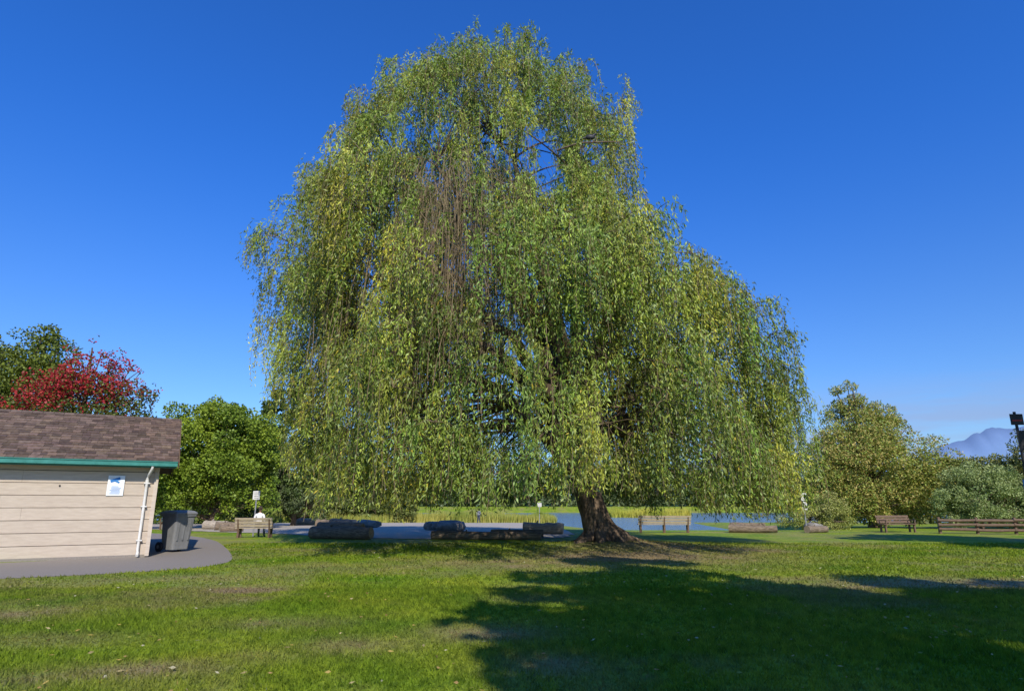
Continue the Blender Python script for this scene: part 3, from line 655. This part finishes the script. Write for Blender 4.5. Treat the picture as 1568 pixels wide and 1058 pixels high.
# ------------------------------------------------------------------ logs and boulders
def log(x0,y0,x1,y1,r,two=False,name='driftwood_log',mat=None):
    mb=MB(); K=9; q=np.linspace(0,1,K)
    def one(x0,y0,x1,y1,r,zb):
        P=[(x0+(x1-x0)*t+rng.normal(0,.02),y0+(y1-y0)*t+rng.normal(0,.02),g1(x0,y0)+zb+r*.9+rng.normal(0,.01)) for t in q]
        mb.tube(P,[r*(1-.12*t)*rng.uniform(.95,1.05) for t in q],14,jit=.04,endmi=1)
    one(x0,y0,x1,y1,r,0)
    if two: one(x0+.25,y0+.1+r,x1-.5,y1+.15+r,r*.75,r*1.05)
    t=.3; mb.tube([(x0+(x1-x0)*t,y0+(y1-y0)*t,g1(x0,y0)+r),(x0+(x1-x0)*t+.15,y0+(y1-y0)*t-.1,g1(x0,y0)+r*2.15)],[r*.25,r*.12],7)
    mb.obj(name,[mat or M_LOG,M_LOGEND])
log(-9.4,30.6,-6.4,29.7,.3,True)
log(-3.7,29.9,1.3,29.2,.2)
log(-1.0,31.6,1.5,31.2,.2)
log(.6,35.2,2.7,34.6,.32,mat=M_LOGP)
log(-20.8,62,-18.2,61.5,.35,mat=M_LOGP)
log(-14.8,49.5,-13,49,.32)
log(-12.7,46,-10.9,45.3,.35)
log(-19.8,42,-18.2,41.6,.3,mat=M_LOGP); log(-18.0,39.5,-16.6,40.2,.26); log(-20.5,38.5,-19.1,38.2,.28,True,mat=M_LOGP); log(-16.8,37.5,-15.6,37.9,.2)
log(12.2,36.8,14.6,36.0,.22,True)
log(16.3,36.2,17.6,36.6,.2)
def boulder(x,y,sx,sy,sz):
    z=g1(x,y); nu,nv=28,16; vs=[];fs=[]; o1=rng.uniform(0,50)
    for i in range(nv+1):
        th=math.pi*i/nv
        for j in range(nu):
            ph=2*math.pi*j/nu; d=np.array([math.sin(th)*math.cos(ph),math.sin(th)*math.sin(ph),math.cos(th)])
            k=1+.35*(float(vnoise(d[0]*1.6+o1,d[1]*1.6+d[2]*2.1+o1))-.5)+.12*(float(vnoise(d[0]*5+o1,d[1]*5-d[2]*4))-.5)
            vs.append((x+sx*k*math.copysign(abs(d[0])**.8,d[0]),y+sy*k*math.copysign(abs(d[1])**.8,d[1]),z+sz*.8+sz*k*math.copysign(abs(d[2])**.75,d[2])))
    for i in range(nv):
        for j in range(nu): fs.append((i*nu+j,(i+1)*nu+j,(i+1)*nu+(j+1)%nu,i*nu+(j+1)%nu))
    mb=MB(); mb.add(vs,fs,0,(1,1,1),None,True); mb.obj('boulder',[M_ROCK])
boulder(-10.6,47.5,1.05,.6,.33); boulder(-3.7,38.5,.95,.6,.36); boulder(17.2,37.2,.45,.35,.28); boulder(-4.8,39.6,.5,.4,.3)

# ------------------------------------------------------------------ rail fence
mb=MB(); fx0,fy0,fx1,fy1=23.2,35.4,34,33.4
for k in range(7):
    t=k/6; px=fx0+(fx1-fx0)*t; py=fy0+(fy1-fy0)*t
    mb.tube([(px,py,-.05),(px,py,.86)],[.085,.08],8,jit=.06,endmi=1)
    if k<6:
        t2=(k+1)/6; qx=fx0+(fx1-fx0)*t2; qy=fy0+(fy1-fy0)*t2
        for z in (.2,.45,.7):
            mb.tube([(px-.1,py-.1,z+rng.normal(0,.02)),((px+qx)/2,(py+qy)/2-.1,z+rng.normal(0,.02)),(qx+.1,qy-.1,z+rng.normal(0,.02))],[.075,.085,.07],8,jit=.08,endmi=1)
mb.obj('log_rail_fence',[M_WOODD,M_LOGEND])

# ------------------------------------------------------------------ signs
def sign(name,x,y,panels,post_h,post_r=.035,rot=0,postmat=None):
    Mx=Matrix.Translation((x,y,g1(x,y)))@Matrix.Rotation(rot,4,'Z'); mb=MB()
    mb.tube([(0,0,-.1),(0,0,post_h)],[post_r,post_r],10,mi=0,M=Mx)
    for (cx,zc,w,h_,mi,rows) in panels:
        mb.box((cx,-post_r-.012-(.014 if mi==2 else 0),zc),(w,.012,h_),mi,(1,1,1),Mx)
        for r in range(rows): mb.box((cx,-post_r-.021,zc+h_*.3-r*h_*.6/max(rows-1,1)),(w*rng.uniform(.5,.8),.003,h_*.045),4 if mi!=4 else 1,(1,1,1),Mx)
        for q in (-.4,.4): mb.ell((cx,-post_r-.02,zc+q*h_),(.01,.005,.01),0,(1,1,1),Mx,6,4)
    mb.obj(name,[postmat or M_STEEL,M_WHITE,M_RED,M_BLUE,M_BLACK])
sign('information_sign',-12.75,32.2,[(0,1.98,.34,.42,1,4)],2.2)
sign('information_sign',16.7,37.0,[(0,1.95,.32,.42,1,4),(0,1.45,.30,.45,1,5)],2.18)
sign('regulatory_sign',19.3,24,[(.0,4.7,.5,.42,4,0),(.0,4.66,.38,.05,2,0),(.05,3.9,.3,.75,4,0),(.0,2.15,.46,.6,3,3)],5.0,.05,0,M_BLACK)
sign('information_sign',2.2,52,[(0,1.7,.35,.3,1,3)],1.9)

# ------------------------------------------------------------------ people
def person_mat(name, bands):
    m, nt, out = new_mat(name); b=N(nt,'ShaderNodeBsdfPrincipled'); b.inputs['Roughness'].default_value=.8
    tc=N(nt,'ShaderNodeTexCoord'); sp=N(nt,'ShaderNodeSeparateXYZ'); rp=N(nt,'ShaderNodeValToRGB'); rp.color_ramp.interpolation='CONSTANT'
    dv=N(nt,'ShaderNodeMath',operation='DIVIDE'); dv.inputs[1].default_value=2.0
    nt.links.new(tc.outputs['Object'],sp.inputs[0]); nt.links.new(sp.outputs['Z'],dv.inputs[0]); nt.links.new(dv.outputs[0],rp.inputs[0])
    els=rp.color_ramp.elements; els[0].position=0; els[0].color=(*bands[0][1],1); els[1].position=bands[1][0]/2; els[1].color=(*bands[1][1],1)
    for z,c in bands[2:]: e=els.new(z/2); e.color=(*c,1)
    nt.links.new(rp.outputs[0],b.inputs['Base Color']); nt.links.new(b.outputs[0],out.inputs[0]); return m
M_SKIN=mat_noise('skin',(.42,.25,.17),(.5,.31,.22),8,.6,.05); M_HAIR=mat_noise('hair',(.05,.035,.025),(.1,.07,.05),30,.7,.3)
def person(name, loc, rot, seated, bodymat):
    e=empty(name,loc); e.rotation_euler=(0,0,rot)
    V=[];R=[];E=[]
    def v(p,r,par=None):
        V.append(p);R.append(r)
        if par is not None: E.append((par,len(V)-1))
        return len(V)-1
    hz=.95 if not seated else .61
    pel=v((0,0,hz),.15); w=v((0,.01,hz+.17),.13,pel); ch=v((0,.0,hz+.36),.155,w); nk=v((0,.01,hz+.52),.065,ch); hd0=v((0,-.01,hz+.6),.06,nk)
    for s in (-1,1):
        hip=v((s*.1,0,hz-.05),.1,pel)
        if seated:
            kn=v((s*.13,-.44,hz-.02),.07,hip); an=v((s*.13,-.47,.09),.045,kn); v((s*.14,-.64,.04),.035,an)
        else:
            kn=v((s*.11,-.02-.05*s,.5),.068,hip); an=v((s*.12,.02+.06*s,.09),.045,kn); v((s*.13,-.14+.06*s,.04),.036,an)
        sh=v((s*.19,.01,hz+.45),.062,ch); el=v((s*.25,.04,hz+.18),.046,sh)
        if seated: wr=v((s*.2,-.22,hz+.1),.03,el); d=Vector((0,-1,-.15))
        else: wr=v((s*.26,-.06,hz-.06),.03,el); d=Vector((0,-.15,-1))
        d.normalize(); W=Vector(V[wr]); pm=v(tuple(W+d*.07),.028,wr)
        for k,fl in enumerate((.075,.085,.08,.06)):
            o=Vector((0,1,0)) if not seated else Vector((1,0,0)); b0=W+d*.09+o*(k-1.5)*.02
            f1=v(tuple(b0),.009,pm); f2=v(tuple(b0+d*fl*.6),.009,f1); v(tuple(b0+d*fl+Vector((0,-.012,-.005))),.008,f2)
        t1=v(tuple(W+d*.04+Vector((-s*.03,-.02,0))),.01,pm); v(tuple(W+d*.085+Vector((-s*.045,-.035,0))),.009,t1)
    me=bpy.data.meshes.new(name+'_body'); me.from_pydata(V,E,[]); o=bpy.data.objects.new(name+'_body',me); COL.objects.link(o); o.parent=e
    sk=o.modifiers.new('s','SKIN'); sk.use_smooth_shade=True
    for i,r in enumerate(R): me.skin_vertices[0].data[i].radius=(r,r*.8 if i in (pel,w,ch) else r); me.skin_vertices[0].data[i].use_root=(i==0)
    sb=o.modifiers.new('u','SUBSURF'); sb.levels=1; sb.render_levels=2
    me.materials.append(bodymat)
    mb=MB(); hc=(0,-.03,hz+.72)
    mb.ell(hc,(.078,.098,.118),0,nu=18,nv=12); mb.ell((0,.005,hz+.75),(.088,.1,.108),1,nu=18,nv=12)
    mb.tube([(0,-.12,hz+.73),(0,-.148,hz+.7)],[.01,.016],6); mb.box((0,-.122,hz+.665),(.045,.01,.01),2)
    for s in (-1,1): mb.ell((s*.082,-.02,hz+.715),(.012,.022,.032),0,nu=8,nv=6); mb.ell((s*.03,-.118,hz+.735),(.012,.008,.008),3,nu=8,nv=6)
    mb.obj(name+'_head',[M_SKIN,M_HAIR,M_RED,M_BLACK],e)
PM1=person_mat('seated_clothes',[(0,(.05,.05,.06)),(.08,(.06,.08,.14)),(.66,(.8,.8,.8)),(1.14,(.45,.28,.2))])
PM2=person_mat('walker_clothes',[(0,(.05,.05,.06)),(.1,(.05,.06,.1)),(.98,(.2,.21,.25)),(1.48,(.45,.28,.2))])
person('seated_person',(-12.2,31.42,0),math.radians(184),True,PM1)
person('standing_person',(-4.2,82,g1(-4.2,82)+.02),math.radians(160),False,PM2)

# ------------------------------------------------------------------ light, sky, camera
to_sun = Vector((.26,-.94,.76)).normalized()
sd = bpy.data.lights.new('sun','SUN'); sd.energy=5.0; sd.angle=math.radians(.5); sd.color=(1,.92,.80)
so_=bpy.data.objects.new('sun',sd); COL.objects.link(so_); so_.rotation_euler=(-to_sun).to_track_quat('-Z','Y').to_euler()
wd=bpy.data.worlds.new('World'); scene.world=wd; wd.use_nodes=True; nt=wd.node_tree; nt.nodes.clear()
out=N(nt,'ShaderNodeOutputWorld'); bg=N(nt,'ShaderNodeBackground'); bg.inputs['Strength'].default_value=.15
sky=N(nt,'ShaderNodeTexSky',sky_type='NISHITA'); sky.sun_disc=False; sky.sun_elevation=math.asin(to_sun.z); sky.sun_rotation=math.atan2(to_sun.x,to_sun.y)
sky.air_density=1.0; sky.dust_density=.3; sky.ozone_density=3.0
tc=N(nt,'ShaderNodeTexCoord'); sp=N(nt,'ShaderNodeSeparateXYZ'); nt.links.new(tc.outputs['Generated'],sp.inputs[0])
def mrange(src,a,b,c,d):
    m_=N(nt,'ShaderNodeMapRange',interpolation_type='SMOOTHSTEP'); nt.links.new(src,m_.inputs[0])
    for i,q in enumerate((a,b,c,d)): m_.inputs[i+1].default_value=q
    return m_.outputs[0]
fl=N(nt,'ShaderNodeMix',data_type='RGBA'); nt.links.new(mrange(sp.outputs['Z'],.0,.55,0,1),fl.inputs[0]); fl.inputs[6].default_value=(.50,.70,.98,1); fl.inputs[7].default_value=(.20,.66,1.42,1)
hs=N(nt,'ShaderNodeMix',data_type='RGBA',blend_type='MULTIPLY'); hs.inputs[0].default_value=1
nt.links.new(sky.outputs[0],hs.inputs[6]); nt.links.new(fl.outputs[2],hs.inputs[7])
mp=N(nt,'ShaderNodeMapping'); mp.inputs['Scale'].default_value=(3,3,22); nt.links.new(tc.outputs['Generated'],mp.inputs[0])
nz=N(nt,'ShaderNodeTexNoise'); nz.inputs['Scale'].default_value=1.6; nz.inputs['Detail'].default_value=7; nt.links.new(mp.outputs[0],nz.inputs[0])
def mul(a,b_):
    q=N(nt,'ShaderNodeMath',operation='MULTIPLY'); nt.links.new(a,q.inputs[0]); nt.links.new(b_,q.inputs[1]); return q.outputs[0]
f=mul(mul(mrange(sp.outputs['Z'],.06,.19,1,0), mrange(nz.outputs['Fac'],.40,.60,.2,.85)), mrange(sp.outputs['X'],.2,.5,0,1))
cm=N(nt,'ShaderNodeMix',data_type='RGBA'); nt.links.new(f,cm.inputs[0]); nt.links.new(hs.outputs[2],cm.inputs[6]); cm.inputs[7].default_value=(2.3,2.8,4.4,1)
nt.links.new(cm.outputs[2],bg.inputs['Color']); nt.links.new(bg.outputs[0],out.inputs[0])
cd=bpy.data.cameras.new('camera'); cd.sensor_width=36; cd.lens=22.04; cd.clip_end=12000; cd.clip_start=.05
co=bpy.data.objects.new('camera',cd); COL.objects.link(co); co.location=(0,0,1.6); co.rotation_euler=(math.radians(90+14.1),0,0); scene.camera=co
scene.view_settings.view_transform='Standard'; scene.view_settings.look='None'; scene.view_settings.exposure=0
